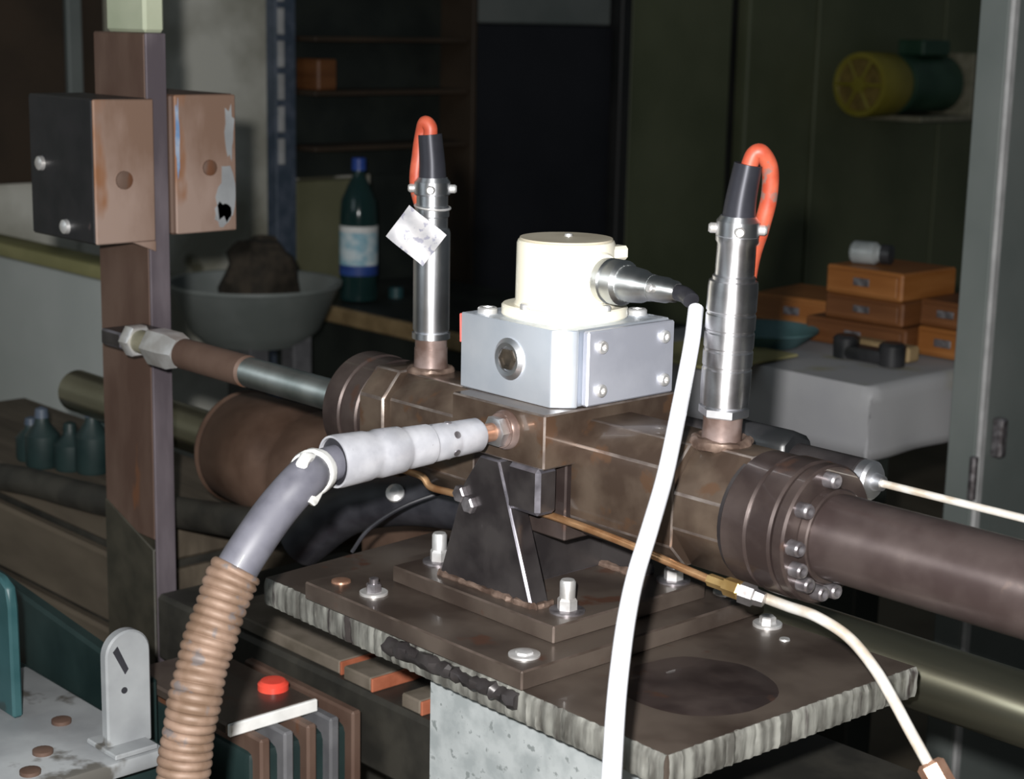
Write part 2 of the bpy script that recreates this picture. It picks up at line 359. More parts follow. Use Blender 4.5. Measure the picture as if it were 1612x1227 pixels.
# ---------------- servo valve
sv = thing('servo_valve', (0, .006, 1.0505), 'aluminium servo valve block with a cream cap standing on the actuator', 'valve')
ZB, ZT = 1.0508, 1.105
mk('valve_body', prism([(-.054, -.047), (.0400, -.047), (.0520, -.0335), (.0520, -.0315), (.0505, -.0305), (.0505, .060), (-.054, .060)], 'Z', ZB, ZT, .0008), 'alu', sv)
ep = mk('end_plate', box(.0506, .0568, -.0275, .0595, ZB+.0008, ZT-.001, .0012), 'alu_plate', sv)
for y, z in ((-.0150, 1.0925), (-.0150, 1.062), (.0480, 1.0934), (.0490, 1.062)):
    mk('screw', lathe((.0568, y, z), (1, 0, 0), [(0, .0048), (.0022, .0046), (.003, .0038), (.003, .0022), (.0008, .002), (.0008, 0)], 20), 'zinc', ep)
pp = mk('port_plug', lathe((-.001, -.047, 1.079), (0, -1, 0), [(0, .0150), (.0012, .0150), (.0036, .0118), (.0030, .0092), (.0015, .0088), (.0015, 0)], 40), 'nickel', sv, label='round port plug with a dark hex socket')
mk('socket', lathe((-.001, -.0486, 1.079), (0, -1, 0), [(0, .0080), (.0020, .0080), (.0020, .0055), (.0008, .0050), (.0008, 0)], 6), 'alu_dark', pp)
for x, y in ((-.0400, -.0340), (.0280, .0500), (-.040, .050)):
    mk('mounting_bolt', lathe((x, y, ZT), (0, 0, 1), [(0, .0072), (.0035, .0072), (.0045, .0062), (.0045, .0036), (.002, .003), (.002, 0)], 24), 'zinc', sv)
CX, CY = .0, .004
fg = mk('cap_flange', prism([(CX+(.0435+.0018*math.cos(4*a))*math.cos(a+math.pi/4), CY+(.0435+.0018*math.cos(4*a))*math.sin(a+math.pi/4)) for a in [2*math.pi*k/64 for k in range(64)]], 'Z', ZT, ZT+.0085, .0012), 'cream', sv)
for k in range(4):
    a = math.pi/2*k + R(-90) + R(2)
    mk('screw', lathe((CX+.0400*math.cos(a), CY+.0400*math.sin(a), ZT+.0085), (0, 0, 1), [(0, .0036), (.003, .0036), (.004, .0028), (.004, 0)], 16), 'zinc', fg)
mk('cap', lathe((CX, CY, ZT+.0085), (0, 0, 1), [(0, .0365), (.003, .0355), (.0435, .0352), (.0458, .0342), (.0465, .0325), (.0465, 0)], 64), 'cream', sv, label='cream cylindrical cap')
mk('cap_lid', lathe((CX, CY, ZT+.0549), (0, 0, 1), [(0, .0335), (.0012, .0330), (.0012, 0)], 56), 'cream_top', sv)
mk('lid_screw', lathe((CX-.004, CY+.006, ZT+.0560), (0, 0, 1), [(0, .003), (.002, .0028), (.0025, 0)], 14), 'zinc', sv)
mk('socket_boss', lathe((CX+.026, CY, 1.136), (1, 0, 0), [(0, .0185), (.010, .0185), (.012, .017), (.012, 0)], 36), 'cream', sv)
mk('socket_lug', box(.018, .030, .020, .038, 1.146, 1.156, .002), 'cream', sv)
mk('sealant_mark', wob(box(-.0555, -.0538, -.0475, -.040, 1.083, 1.104, .0006), .0006, 200), 'redmark', sv, label='red sealant mark on the corner')

# ---------------- signal cable with its connector
sc = thing('signal_cable', (.12, .0, 1.13), 'white signal cable with a metal plug hanging in front of the actuator', 'cable')
o0 = (.0, .004, 1.1355)
mk('coupling_nut', lathe(o0, (1, 0, 0), [(.038, .0135), (.040, .0155), (.046, .0160), (.047, .0148), (.049, .0148), (.050, .0160), (.058, .0158), (.060, .013)], 30), 'nickel_x', sc)
mk('plug_body', lathe(o0, (1, 0, 0), [(.058, .0122), (.066, .0125), (.076, .0115), (.080, .0098), (.086, .0092)], 30), 'nickel_x', sc)
mk('strain_relief', lathe(o0, (1, 0, 0), [(.084, .0090), (.098, .0088), (.101, .0078), (.106, .0074), (.108, .006)], 24), 'nickel_x', sc)
for dy in (-.0085, .0085):
    mk('clamp_screw', lathe((.093, .004+dy, 1.1365), (0, 1 if dy > 0 else -1, .3), [(0, .0030), (.004, .0030), (.005, .002), (.005, 0)], 14), 'zinc', sc)
path = spline([(.104, .004, 1.1355), (.116, .003, 1.1345), (.1275, -.002, 1.130), (.134, -.008, 1.120), (.1509, -.0304, 1.1000), (.1665, -.052, 1.0705), (.1800, -.0775, 1.0415)], 8)
mk('cable_core', tube(path[:14], .0056, 14), 'rubber', sc, label='black sleeve at the plug')
# lower run, coming towards the viewer
low = [Vector((0.1304, -0.0026, 1.1277)), Vector((0.1494, -0.0272, 1.1086)), Vector((0.1750, -0.0645, 1.0784)), Vector((0.2022, -0.1049, 1.0478)), Vector((0.2243, -0.1406, 1.0258)), Vector((0.2396, -0.1678, 1.0064)), Vector((0.2564, -0.1917, 0.9918)), Vector((0.2712, -0.2111, 0.9750)), Vector((0.2869, -0.2302, 0.9559)), Vector((0.3048, -0.2504, 0.9251))]
mk('cable_sheath', tube(spline(low, 8), .0052, 16), 'cable', sc)

# ---------------- pressure transducers
def transducer(name, x, label, right):
    t = thing(name, (x, 0, 1.040), label, 'transducer', 'pressure transducers on the actuator', rot=(0, R(2.2 if right else -0.2), 0))
    Z = (0, 0, 1); o = (0, 0, 0)
    mk('stem', lathe(o, Z, [(-.002, .0135), (.014, .0130), (.0205, .0130)], 28), 'stem', t, local=True, label='brown steel stem')
    if right:
        mk('ring', lathe(o, Z, [(.0205, .0155), (.0215, .0168), (.0262, .0168), (.0272, .0150)], 6), 'nickel_v', t, local=True)
        prof = [(.027, .0135), (.0285, .0158), (.040, .0163)]
        for z in (.052, .064, .076, .088): prof += [(z, .0163), (z+.0008, .0157), (z+.002, .0157), (z+.0028, .0163)]
        prof += [(.106, .0163), (.110, .0158), (.111, .0135)]
        mk('housing', lathe(o, Z, prof, 36), 'nickel_worn_v', t, local=True, label='shiny nickel housing')
        mk('neck', lathe(o, Z, [(.110, .0140), (.113, .0140), (.114, .0125), (.134, .0125), (.136, .0138), (.139, .0138)], 32), 'nickel_worn_v', t, local=True)
        rz, bz = .1385, .152
    else:
        mk('ring', lathe(o, Z, [(.0275, .0130), (.028, .0150), (.0325, .0150), (.033, .0130)], 32), 'nickel_v', t, local=True)
        mk('stem_upper', lathe(o, Z, [(.0205, .0125), (.028, .0125)], 28), 'stem', t, local=True)
        mk('housing', lathe(o, Z, [(.033, .0130), (.035, .0143), (.110, .0143), (.113, .0135), (.114, .0122)], 36), 'nickel_v', t, local=True, label='shiny nickel housing')
        mk('neck', lathe(o, Z, [(.1135, .0122), (.122, .0122), (.123, .0132), (.130, .0132), (.131, .0122), (.140, .0122)], 32), 'nickel_v', t, local=True)
        rz, bz = .139, .153
    cr = mk('coupling_ring', lathe(o, Z, [(rz, .0128), (rz+.001, .0140), (rz+.010, .0140), (rz+.012, .0125), (rz+.0135, .0115)], 32), 'nickel_v', t, local=True)
    for a in (45, 225, 135, 315):
        e = Vector((math.cos(R(a)), math.sin(R(a)), 0))
        mk('lug', lathe(e*.0128 + Vector((0, 0, rz+.005)), e, [(0, .0034), (.0045, .0034), (.0058, .0024), (.0058, 0)], 14), 'zinc', cr, local=True)
    lean = Vector((.0035, .0035, 0))
    if right: bp = [Vector((0, 0, bz-.002)), Vector((.0006, .0006, bz+.012)), Vector((.0025, .0025, bz+.033))]
    else: bp = [Vector((0, 0, bz-.002)), Vector((-.0003, -.0003, bz+.012)), Vector((-.0015, -.0015, bz+.032))]
    pth = spline(bp, 6)
    mk('boot', tube(pth, [.0108 - .0018*i/len(pth) for i in range(len(pth))], 24), 'boot', t, local=True, label='black rubber boot')
    s = 1 if right else -1
    q = Vector((.70, .71, 0))*s   # towards the side in which the cable loops over
    bk = Vector((-.5, .5, 0))
    top = bp[-1]
    if right: cp = [top - Vector((0, 0, .004)), top + Vector((0, 0, .006)) + q*.003, top + q*.008 + Vector((0, 0, .0075)), top + q*.0145 + Vector((0, 0, -.003)) + bk*.006, top + q*.0155 + Vector((0, 0, -.022)) + bk*.010, top + q*.0125 + Vector((0, 0, -.042)) + bk*.014, top + q*.008 + Vector((0, 0, -.075)) + bk*.030, top + q*.006 + Vector((0, 0, -.16)) + bk*.040]
    else: cp = [top - Vector((0, 0, .004)), top + Vector((0, 0, .005)), top + q*.004 + Vector((0, 0, .0085)) + bk*.003, top + q*.0065 + Vector((0, 0, .001)) + bk*.008, top + q*.0090 + Vector((0, 0, -.016)) + bk*.008, top + q*.0105 + Vector((0, 0, -.040)) + bk*.008, top + q*.004 + Vector((0, 0, -.075)) + bk*.022, top + q*.001 + Vector((0, 0, -.15)) + bk*.030]
    mk('lead', tube(spline(cp, 8), .0055, 14), 'orange', t, local=True, label='orange cable looping over')
    return t
tl = transducer('pressure_transducer', -.1435, 'upright nickel pressure transducer carrying the square printed tag, left of the valve', False)
tr_ = transducer('pressure_transducer', .155, 'upright nickel pressure transducer right of the valve, with a ribbed body and no tag', True)
# printed tag hanging at the left transducer
tg = thing('printed_tag', (-.1435, -.016, 1.145), 'crumpled square silver tag tied to the left transducer', 'tag')
b = bmesh.new()
c0 = Vector((-.1405, -.0235, 1.1500)); ex = Vector((.74, .67, -.04)).normalized()
ez = Vector((-.05, .0, 1)).normalized(); nn = ex.cross(ez)
e1 = (ex*.80 - ez*.60).normalized(); e2 = (ex*.60 + ez*.80).normalized()
G = 10; grid = {}
for i in range(G+1):
    for j in range(G+1):
        u = (i/G-.5)*.036; v = (j/G-.5)*.030
        p = c0 + e1*u + e2*v + ex*.004
        s_ = (p-c0).dot(ex)
        p = p + nn*(.0014*math.sin(i*.55+.4) + .0007*math.sin(j*.8+i*.2)) + (Vector((.5, .5, 0))*0)
        grid[i, j] = (b.verts.new(p+nn*.0005), b.verts.new(p-nn*.0005))
for i in range(G):
    for j in range(G):
        q = [grid[i, j], grid[i+1, j], grid[i+1, j+1], grid[i, j+1]]
        b.faces.new([x[0] for x in q]); b.faces.new([x[1] for x in reversed(q)])
edge = [(i, 0) for i in range(G)] + [(G, j) for j in range(G)] + [(i, G) for i in range(G, 0, -1)] + [(0, j) for j in range(G, 0, -1)]
for a_, b_ in zip(edge, edge[1:]+edge[:1]): b.faces.new((grid[a_][0], grid[a_][1], grid[b_][1], grid[b_][0]))
mk('tag_plate', b, 'tagpaper', tg)
mk('tie_wire', torus((-.1435, 0, 1.170), (0.1, 0, 1), .0136, .0009, 36, 8), 'zinc', tg)

# ---------------- hydraulic hose
hs = thing('hydraulic_hose', (.0162, -.10, 1.0), 'thick black hydraulic hose with a silver coupling curving down to the left', 'hose')
ho = Vector((.0162, -.0708, 1.0340)); hd = Vector((-.035, -1, -.012)).normalized()
mk('nipple', lathe(ho, hd, [(-.002, .0065), (.022, .0065)], 24), 'copper_nip', hs, label='copper-brown nipple')
mk('hex_fitting', lathe(ho, hd, [(-.001, .0100), (.001, .0112), (.006, .0112), (.007, .0095)], 6), 'nickel_worn', hs)
cpl = [(.018, .0065), (.0185, .0100), (.021, .0118), (.040, .0122), (.0415, .0118), (.043, .0122), (.058, .0128), (.0595, .0122), (.0615, .0123), (.063, .0136), (.080, .0142), (.0825, .0136), (.085, .0142), (.087, .0156), (.104, .0162), (.107, .0154), (.111, .0156), (.115, .0166), (.136, .0174), (.139, .0170), (.139, .0156), (.118, .0150), (.118, .0105)]
cp_ = mk('coupling', lathe(ho, hd, cpl, 40), 'coupling', hs, label='stepped silver hose coupling')
for k in range(6):
    d_, u_, v_ = frame_of(hd); a = k*math.pi/3 + .5
    e = u_*math.cos(a)+v_*math.sin(a)
    mk('crimp_dent', lathe(ho + hd*.046 + e*.0112, e, [(0, .0026), (.0015, .0026), (.0015, 0)], 12), 'steel_dark', cp_)
hp = [ho + hd*.118, ho + hd*.134, ho + hd*.150 - Vector((0, 0, .003))] + [Vector((0.0253, -0.2427, 1.0292)), Vector((0.0256, -0.2622, 1.0143)), Vector((0.0274, -0.2804, 0.9978)), Vector((0.0261, -0.2954, 0.9782)), Vector((0.0280, -0.3075, 0.9571)), Vector((0.0306, -0.3199, 0.9325)), Vector((0.0351, -0.3308, 0.9062)), Vector((0.0364, -0.3374, 0.8801)), Vector((0.0394, -0.3434, 0.8503))]
hpath = spline(hp, 10)
mk('bore_shade', lathe(ho, hd, [(.119, .0100), (.119, .0149), (.137, .0154)], 36), 'rubber', cp_)  # black ring puts the shade inside the coupling mouth into colour
mk('hose_body', tube(hpath, [.0098+.0033*min(1, i/26) for i in range(len(hpath))], 24), 'hose', hs, label='grey-black rubber hose')
# spiral sleeve over the lower hose
i0 = next(i for i, p in enumerate(hpath) if (p - hp[6]).length < 1e-6) - 2
sp = hpath[i0:]; fine = []
for a_, b_ in zip(sp, sp[1:]):
    for k in range(8): fine.append(a_.lerp(b_, k/8))
L_ = 0; rr = []
for i, p in enumerate(fine):
    if i: L_ += (p - fine[i-1]).length
    ph = (L_/.0056) % 1
    rr.append(.0143 + .0019*math.sin(math.pi*ph)**.6 + .0004*math.sin(L_*170))
mk('spiral_sleeve', tube(fine, rr, 28), 'sleeve', hs, smooth=60, label='rust-brown ribbed spiral sleeve')
i1 = 24
tb_ = (hpath[i1+1]-hpath[i1-1]).normalized()
mk('band', wob(lathe(hpath[i1]-tb_*.0062, tb_, [(0, .0128), (.0003, .0142), (.003, .0150), (.0062, .0144), (.0095, .0151), (.0121, .0142), (.0124, .0128)], 30), .0009, 150), 'whiteband', hs, label='white clamp band')
pb = hpath[i1]; d_, u_, v_ = frame_of(hpath[i1+1]-hpath[i1])
for e in (Vector((.3, -.3, .6)), Vector((.6, -.2, -.8))):
    mk('band_end', wob(tube([pb + e.normalized()*.014, pb + e.normalized()*.014 + d_*.012 + e.normalized()*.003, pb + e.normalized()*.013 + d_*.020], .0036, 10), .001, 200), 'whiteband', hs)

# ---------------- displacement transducer behind the actuator
lv = thing('displacement_transducer', (.16, .066, .99), 'dark tube transducer with a chrome end nut and thin rod behind the actuator', 'transducer')
lo_ = (0, .066, 1.0205)
mk('barrel', cyl(lo_, (1, 0, 0), .058, .222, .0135, 32, .001), 'black_steel', lv)
mk('end_nut', lathe(lo_, (1, 0, 0), [(.222, .0118), (.2225, .0134), (.229, .0134), (.231, .0116), (.232, .006), (.238, .005), (.238, 0)], 24), 'nickel', lv, label='chrome knurled end nut')
mk('rod', cyl(lo_, (1, 0, 0), .236, .75, .0026, 14), 'copper_white', lv, label='thin bright rod')
mk('clamp_block', prism([(.046, .985), (.082, .985), (.086, 1.02), (.080, 1.036), (.060, 1.044), (.048, 1.036)], 'X', .105, .168, .003), 'blackplastic', lv, label='black clamp block')

# ---------------- bracket under the actuator
br = thing('support_bracket', (0, 0, .898), 'dark welded steel bracket holding the actuator above the base plate', 'bracket')
FZ = .911
mk('foot_plate', box(-.093, .0815, -.0775, .0770, .8982, FZ, .0012), 'plate', br)
def web(y0, y1):
    return prism([(-.055, FZ), (.0450, FZ), (.0080, 1.010), (-.012, 1.010), (-.030, .985)], 'Y', y0, y1, .0015)
mk('web', web(-.064, -.0465), 'black_steel', br)
mk('web', web(.0465, .063), 'black_steel', br)
mk('cross_web', box(-.012, .004, -.048, .048, FZ, .954, .001), 'black_steel', br)
mk('clevis', box(.018, .050, -.0655, -.046, .978, 1.0118, .003), 'black_steel', br)
def bead(p0, p1, r, n=26):
    p0, p1 = Vector(p0), Vector(p1); pts = [p0.lerp(p1, i/n) for i in range(n+1)]
    return wob(tube(pts, [r*(.75+.5*random.random()) for _ in pts], 8), r*.35, 220)
mk('weld_bead', bead((-.055, -.0635, FZ+.001), (.045, -.0635, FZ+.001), .0032), 'weld', br)
mk('weld_bead', bead((.0465, -.063, FZ+.001), (.0465, -.046, FZ+.001), .0032, 8), 'weld', br)
mk('weld_bead', bead((-.055, .0462, FZ+.001), (.046, .0462, FZ+.001), .0034), 'weld', br)
for x, z in ((-.030, .978), (-.020, .972)):
    hexbolt(br, (x, -.063, z), (0, -1, 0), .0065, .006, 'steel_dark')
for (x, y) in ((-.0772, -.045), (.0640, -.048), (-.077, .05), (.0647, .0600)):
    s_ = hexbolt(br, (x, y, FZ), (0, 0, 1), .0072, .0085, 'zinc', .0018, 0, 'steel_dark', name='stud_nut')
    mk('stud', lathe((x, y, FZ+.010), (0, 0, 1), [(0, .0052), (.0005, .0056), (.0115, .0056), (.0130, .0046), (.0130, 0)], 18), 'zinc', s_)

# ---------------- base plate and thick flame-cut plate
bp_ = thing('base_plate', (0, 0, .8842), 'brown greasy base plate bolted under the bracket', 'plate')
mk('plate', box(-.135, .1045, -.1275, .1180, .8842, .8980, .0012), 'plate', bp_)
mk('slag_bead', wob(tube([Vector((-.035+.0047*i, -.1268, .8765)) for i in range(30)], [.0055*(.7+.6*random.random()) for _ in range(30)], 10), .0025, 190), 'black_steel', bp_, label='dark lumpy weld slag along the front edge')
hexbolt(bp_, (.083, -.1055, .898), (0, 0, 1), .0062, .0018, 'zinc', .0016, 0, 'zinc')
hexbolt(bp_, (.083, .100, .898), (0, 0, 1), .0062, .0035, 'zinc', .0016, 0, 'zinc')
tp = thing('flame_cut_plate', (0, 0, .8615), 'thick steel plate with rough pale flame-cut edges on the grey pedestal', 'plate')
b = prism([(-.196, -.1195), (.2330, -.1275), (.2410, .1130), (-.214, .1080)], 'Z', .8625, .8840, .0)
mk('plate', b, 'plate', tp)
# rough cut edges: ragged strips along the two visible sides
def ragged(p0, p1, out, z0, z1, n):
    b = bmesh.new(); p0, p1, out = Vector(p0), Vector(p1), Vector(out); rows = []
    H = 6
    for i in range(n+1):
        p = p0.lerp(p1, i/n); col = []
        drag = .0006*math.sin(i*1.9) + .0005*random.random()
        for j in range(H+1):
            z = z0 + (z1-z0)*j/H
            off = .0016 + drag + .0006*random.random() - (.0012 if j in (0, H) else 0) - (.0008*random.random() if j == H else 0)
            col.append(b.verts.new(Vector((p.x, p.y, z + (.0006*random.random() if j == H else 0))) + out*off))
        rows.append(col)
    back = [[b.verts.new(Vector((p0.lerp(p1, i/n).x, p0.lerp(p1, i/n).y, z)) - out*.0005) for z in (z0, z1)] for i in range(n+1)]
    for i in range(n):
        for j in range(H): b.faces.new((rows[i][j], rows[i+1][j], rows[i+1][j+1], rows[i][j+1]))
        b.faces.new((rows[i][H], rows[i+1][H], back[i+1][1], back[i][1]))
        b.faces.new((rows[i+1][0], rows[i][0], back[i][0], back[i+1][0]))
    return b
mk('cut_edge', ragged((-.196, -.1195, 0), (.2330, -.1275, 0), (0, -1, 0), .8625, .8838, 150), 'flame_cut', tp, label='rough pale flame-cut edge')
mk('cut_edge', ragged((.2330, -.1275, 0), (.2410, .1130, 0), (1, 0, 0), .8625, .8838, 90), 'flame_cut', tp, label='rough pale flame-cut edge')
hexbolt(bp_, (-.0800, -.1050, .898), (0, 0, 1), .0060, .0060, 'steel_dark', .0022, .004, 'zinc')
mk('plug', lathe((-.1170, -.1070, .898), (0, 0, 1), [(0, .0075), (.0015, .0072), (.0022, .005), (.0022, 0)], 22), 'copper_nip', bp_)
hexbolt(tp, (.1228, .099, .884), (0, 0, 1), .0062, .0050, 'zinc', .0025, 0, 'zinc')
mk('plug', lathe((.1505, .0845, .884), (0, 0, 1), [(0, .0040), (.0012, .0036), (.0012, 0)], 16), 'zinc', tp)
mk('oil_stain', wob(lathe((.170, -.030, .8841), (0, 0, 1), [(0, .052), (.0003, .050), (.0003, 0)], 48), .004, 30, (1, 1, 0)), 'oily_dark', tp, label='dark oily patch')
cl = thing('grey_pedestal', (.06, -.07, 0), 'speckled grey painted steel pedestal under the thick plate', 'pedestal')
mk('column_tube', box(-.030, .190, -.095, -.045, .012, .8624, .004), 'painted_grey', cl)
mk('column_foot', box(-.07, .235, -.135, -.005, 0, .012, .002), 'painted_grey', cl)

# ---------------- copper pipe
cpi = thing('copper_pipe', (.05, -.04, .95), 'thin copper pipe running under the actuator to a bright curved end', 'pipe')
mk('pipe_run', tube(spline([(-.165, -.042, .975), (-.135, -.042, .9725), (-.103, -.042, .9720), (-.092, -.042, .9660), (-.07, -.042, .9665), (-.049, -.0415, .9675), (0, -.0410, .9710), (.0324, -.0405, .9725), (.075, -.0405, .9715), (.1188, -.0405, .9692), (.1533, -.0405, .9660), (.19, -.0405, .963)], 6), .0028, 12), 'copper', cpi)
mk('fitting', lathe((.185, -.0405, .9634), (1, 0, -.03), [(0, .0042), (.014, .0042), (.0145, .0062), (.026, .0062), (.028, .0045)], 6), 'brass', cpi)
mk('fitting_nut', lathe((.211, -.0405, .9620), (.8, .3, -.15), [(0, .0070), (.009, .0070), (.010, .0055), (.016, .0048)], 6), 'nickel_worn', cpi)
mk('pipe_tail', tube(spline([Vector((0.2172, -0.0262, 0.9573)), Vector((0.2409, -0.0304, 0.9582)), Vector((0.2655, -0.0336, 0.9590)), Vector((0.2891, -0.0326, 0.9524)), Vector((0.3107, -0.0355, 0.9405)), Vector((0.3269, -0.0375, 0.9261)), Vector((0.3394, -0.0364, 0.9100)), Vector((0.3529, -0.0347, 0.8924)), Vector((0.3659, -0.0338, 0.8741))], 8), .0035, 14), 'copper_white', cpi, label='bright curved end of the pipe')
mk('end_fitting', lathe(Vector((0.3526, -0.0345, 0.8942)), Vector((0.3652, -0.0332, 0.8785))-Vector((0.3526, -0.0345, 0.8942)), [(0, .006), (.002, .0085), (.016, .0085), (.018, .006)], 6), 'copper_nip', cpi)

# ---------------- left post with clamp blocks
po = thing('steel_post', (-.68, .05, 0), 'rusty brown flat steel post standing at the left end of the piston rod', 'post')
mk('post_bar', box(-.7280, -.6300, .0400, .0600, .78, 1.292, .0015), 'rust', po)
mk('post_edge', box(-.6300, -.6265, .0400, .0625, .012, 1.292, .0008), 'post_edge', po, label='bare grey edge strip')
mk('post_foot', prism([(-.728, .805), (-.728, .02), (-.631, .02), (-.631, .770)], 'Y', .0385, .0615, .001), 'post_low', po, label='dark lower half')  # lower half in a darker olive than the rusty bar above
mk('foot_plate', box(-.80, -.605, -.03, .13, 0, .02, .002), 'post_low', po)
mk('pale_cap', box(-.7000, -.6270, .0390, .0620, 1.2925, 1.42, .003), 'palecap', po, label='pale green cap on top')
cb = thing('clamp_block', (-.69, .01, 1.091), 'rusted block with a black side clamped in front of the post', 'block', 'clamp blocks on the post')
mk('block', box(-.7520, -.6250, -.0215, .0395, 1.0900, 1.2300, .002), 'blackblock', cb, label='black painted face')
mk('rust_face', wob(box(-.6252, -.6215, -.0215, .0440, 1.0905, 1.2295, .0012), .0004, 60), 'rust_block', cb, label='rusted face')
mk('hook_tip', prism([(.018, 1.0905), (.0440, 1.0905), (.0440, 1.0800), (.034, 1.0840)], 'X', -.6250, -.6216, .0005), 'rust_block', cb)
for x, z in ((-.727, 1.162), (-.680, 1.103)):
    mk('bolt', lathe((x, -.0215, z), (0, -1, 0), [(0, .0075), (.004, .007), (.006, .004), (.006, 0)], 14), 'zinc', cb)
mk('bolt', lathe((-.6215, .0095, 1.152), (1, 0, 0), [(0, .009), (.002, .009), (.003, .005), (.003, 0)], 16), 'rust', cb)
cb2 = thing('clamp_block', (-.69, .10, 1.095), 'rusted block with flaking white paint clamped behind the post', 'block', 'clamp blocks on the post')
mk('block', box(-.7520, -.6270, .0655, .1400, 1.0945, 1.2330, .002), 'rust', cb2)
mk('rust_face', wob(box(-.6272, -.6235, .0690, .1400, 1.0950, 1.2325, .0012), .0004, 60), 'rust_block', cb2)
b = bmesh.new(); random.seed(3)
def patch(yc, zc, ry, rz, seed, m, name, lab):
    random.seed(seed)
    pts = []
    for k in range(16):
        a = 2*math.pi*k/16; f = .65+.5*random.random(); pts.append((yc+ry*f*math.cos(a), zc+rz*f*math.sin(a)))
    mk(name, prism(pts, 'X', -.6236, -.6229), m, cb2, label=lab)
patch(.1275, 1.130, .0115, .030, 5, 'lightgrey', 'paint_flake', 'white paint patch')
patch(.1230, 1.113, .010, .014, 6, 'lightgrey', 'paint_flake', 'white paint patch')
patch(.1320, 1.195, .006, .030, 8, 'lightgrey', 'paint_flake', 'white paint patch')
patch(.0715, 1.190, .0028, .040, 9, 'bluepaint', 'paint_flake', 'blue paint patch')
mk('bolt', lathe((-.6235, .108, 1.160), (1, 0, 0), [(0, .008), (.002, .008), (.003, .005), (.003, 0)], 16), 'rust', cb2)

# ---------------- guide bar, rusty drum, beams of the bed behind
gb = thing('guide_bar', (-.2, .2, .81), 'long grey-green round guide bar behind the actuator', 'bar')
mk('bar', cyl((0, .2, .841), (1, 0, 0), -1.085, .9, .0265, 40, .004), 'barmetal', gb)
dr = thing('rusty_drum', (-.65, .2, .78), 'rusty brown round collar around the guide bar beside the post', 'collar')
mk('drum_body', lathe((0, .2, .841), (1, 0, 0), [(-.715, .027), (-.715, .055), (-.705, .062), (-.60, .064), (-.59, .058), (-.575, .058), (-.57, .064), (-.50, .064), (-.49, .056), (-.49, .027)], 48), 'drum', dr)
mk('drum_rim', torus((-.705, .2, .841), (1, 0, 0), .058, .006, 48, 8), 'drum', dr)
sb = thing('saddle_block', (-.25, .2, .74), 'rusty brown cast block carrying the guide bar behind the plate', 'block')
mk('block', box(-.44, -.17, .155, .245, .76, .895, .012, 2), 'drum', sb)
mk('cap_bolt', lathe((-.345, .175, .895), (0, 0, 1), [(0, .011), (.006, .010), (.008, .006), (.008, 0)], 18), 'zinc', sb)
mk('pillar', box(-.36, -.25, .16, .24, .735, .76, .002), 'drum', sb)
bm_ = thing('machine_bed', (-.3, .1, .6), 'dark painted steel machine bed running under the guide bar', 'bed')
mk('beam', box(-.60, .9, .022, .26, .665, .735, .004), 'beam', bm_)
for x in (-.52, .80): mk('leg', box(x-.05, x+.05, .10, .22, 0, .665, .003), 'beam', bm_)
bh = thing('black_boot', (-.18, .08, .86), 'black rubber sleeve bent behind the coupling', 'sleeve')
mk('sleeve', tube(spline([(-.36, .03, .845), (-.31, .045, .885), (-.25, .06, .905), (-.18, .07, .915), (-.12, .085, .922)], 8), .024, 20), 'rubber', bh)
mk('end_screw', lathe((-.232, .0365, .917), (.5, -.6, .6), [(0, .008), (.003, .008), (.006, .004), (.006, 0)], 16), 'zinc', bh)
for k, pts in enumerate((((-.205, -.03, .885), (-.195, -.02, .905), (-.175, .0, .925), (-.15, .03, .94)), ((-.12, .05, .945), (-.128, .03, .93), (-.125, .01, .905), (-.140, -.005, .886)))):
    o = mk('thin_wire', tube(spline([Vector(p) for p in pts], 8), .0017, 8), 'rubber')
    tag(o, ('thin black wire rising straight from the thick plate', 'thin black wire curving down beside the bracket')[k], 'wire', 'thin wires behind the bracket')
hb = mk('ground_hose', tube(spline([(-1.35, .10, .705), (-1.095, .12, .735), (-.95, .12, .748), (-.85, .12, .758), (-.72, .125, .775), (-.60, .13, .790), (-.5, .14, .80)], 8), .0175, 18), 'beam')
tag(hb, 'dark grey hose running behind the lower post', 'hose')

# ---------------- teal machine with the white slotted bracket, lower left
tm = thing('teal_machine', (-.40, -.20, 0), 'teal painted machine housing at the lower left edge', 'machine')
mk('housing', box(-.62, -.275, -.42, -.165, .02, .7325, .006, 2), 'tealdark', tm)
mk('housing_foot', box(-.64, -.26, -.44, -.15, 0, .02, .002), 'tealdark', tm)
tf = thing('teal_fence', (-.43, -.24, .745), 'upright teal plate at the left edge of the picture', 'plate')
mk('plate', prism([(-.47, .7475), (-.3640, .7475), (-.3650, .842), (-.369, .858), (-.381, .864), (-.47, .866)], 'Y', -.252, -.243, .002), 'tealpaint', tf)
tb = thing('teal_guard', (-.5, -.12, 0), 'dark teal sheet guard behind the white slotted bracket', 'guard')
mk('panel', prism([(-.78, .02), (-.36, .02), (-.36, .752), (-.445, .760), (-.575, .772), (-.78, .79)], 'Y', -.135, -.12, .003), 'tealdark', tb)
mk('panel_foot', box(-.78, -.36, -.15, -.10, 0, .02, .001), 'tealdark', tb)
wp = thing('bracket_plate', (-.3, -.23, .7325), 'pale grey cast plate on top of the teal machine', 'plate')
mk('plate', box(-.47, -.238, -.34, -.186, .7330, .7470, .003, 2), 'lightgrey', wp)
for x, y in ((-.29, -.265), (-.335, -.225), (-.262, -.29)):
    mk('screw', lathe((x, y, .747), (0, 0, 1), [(0, .008), (.003, .008), (.004, .005), (.004, 0)], 16), 'rust', wp)
wk = thing('slotted_bracket', (-.27, -.21, .747), 'white upright bracket with a rounded top and dark slots', 'bracket')
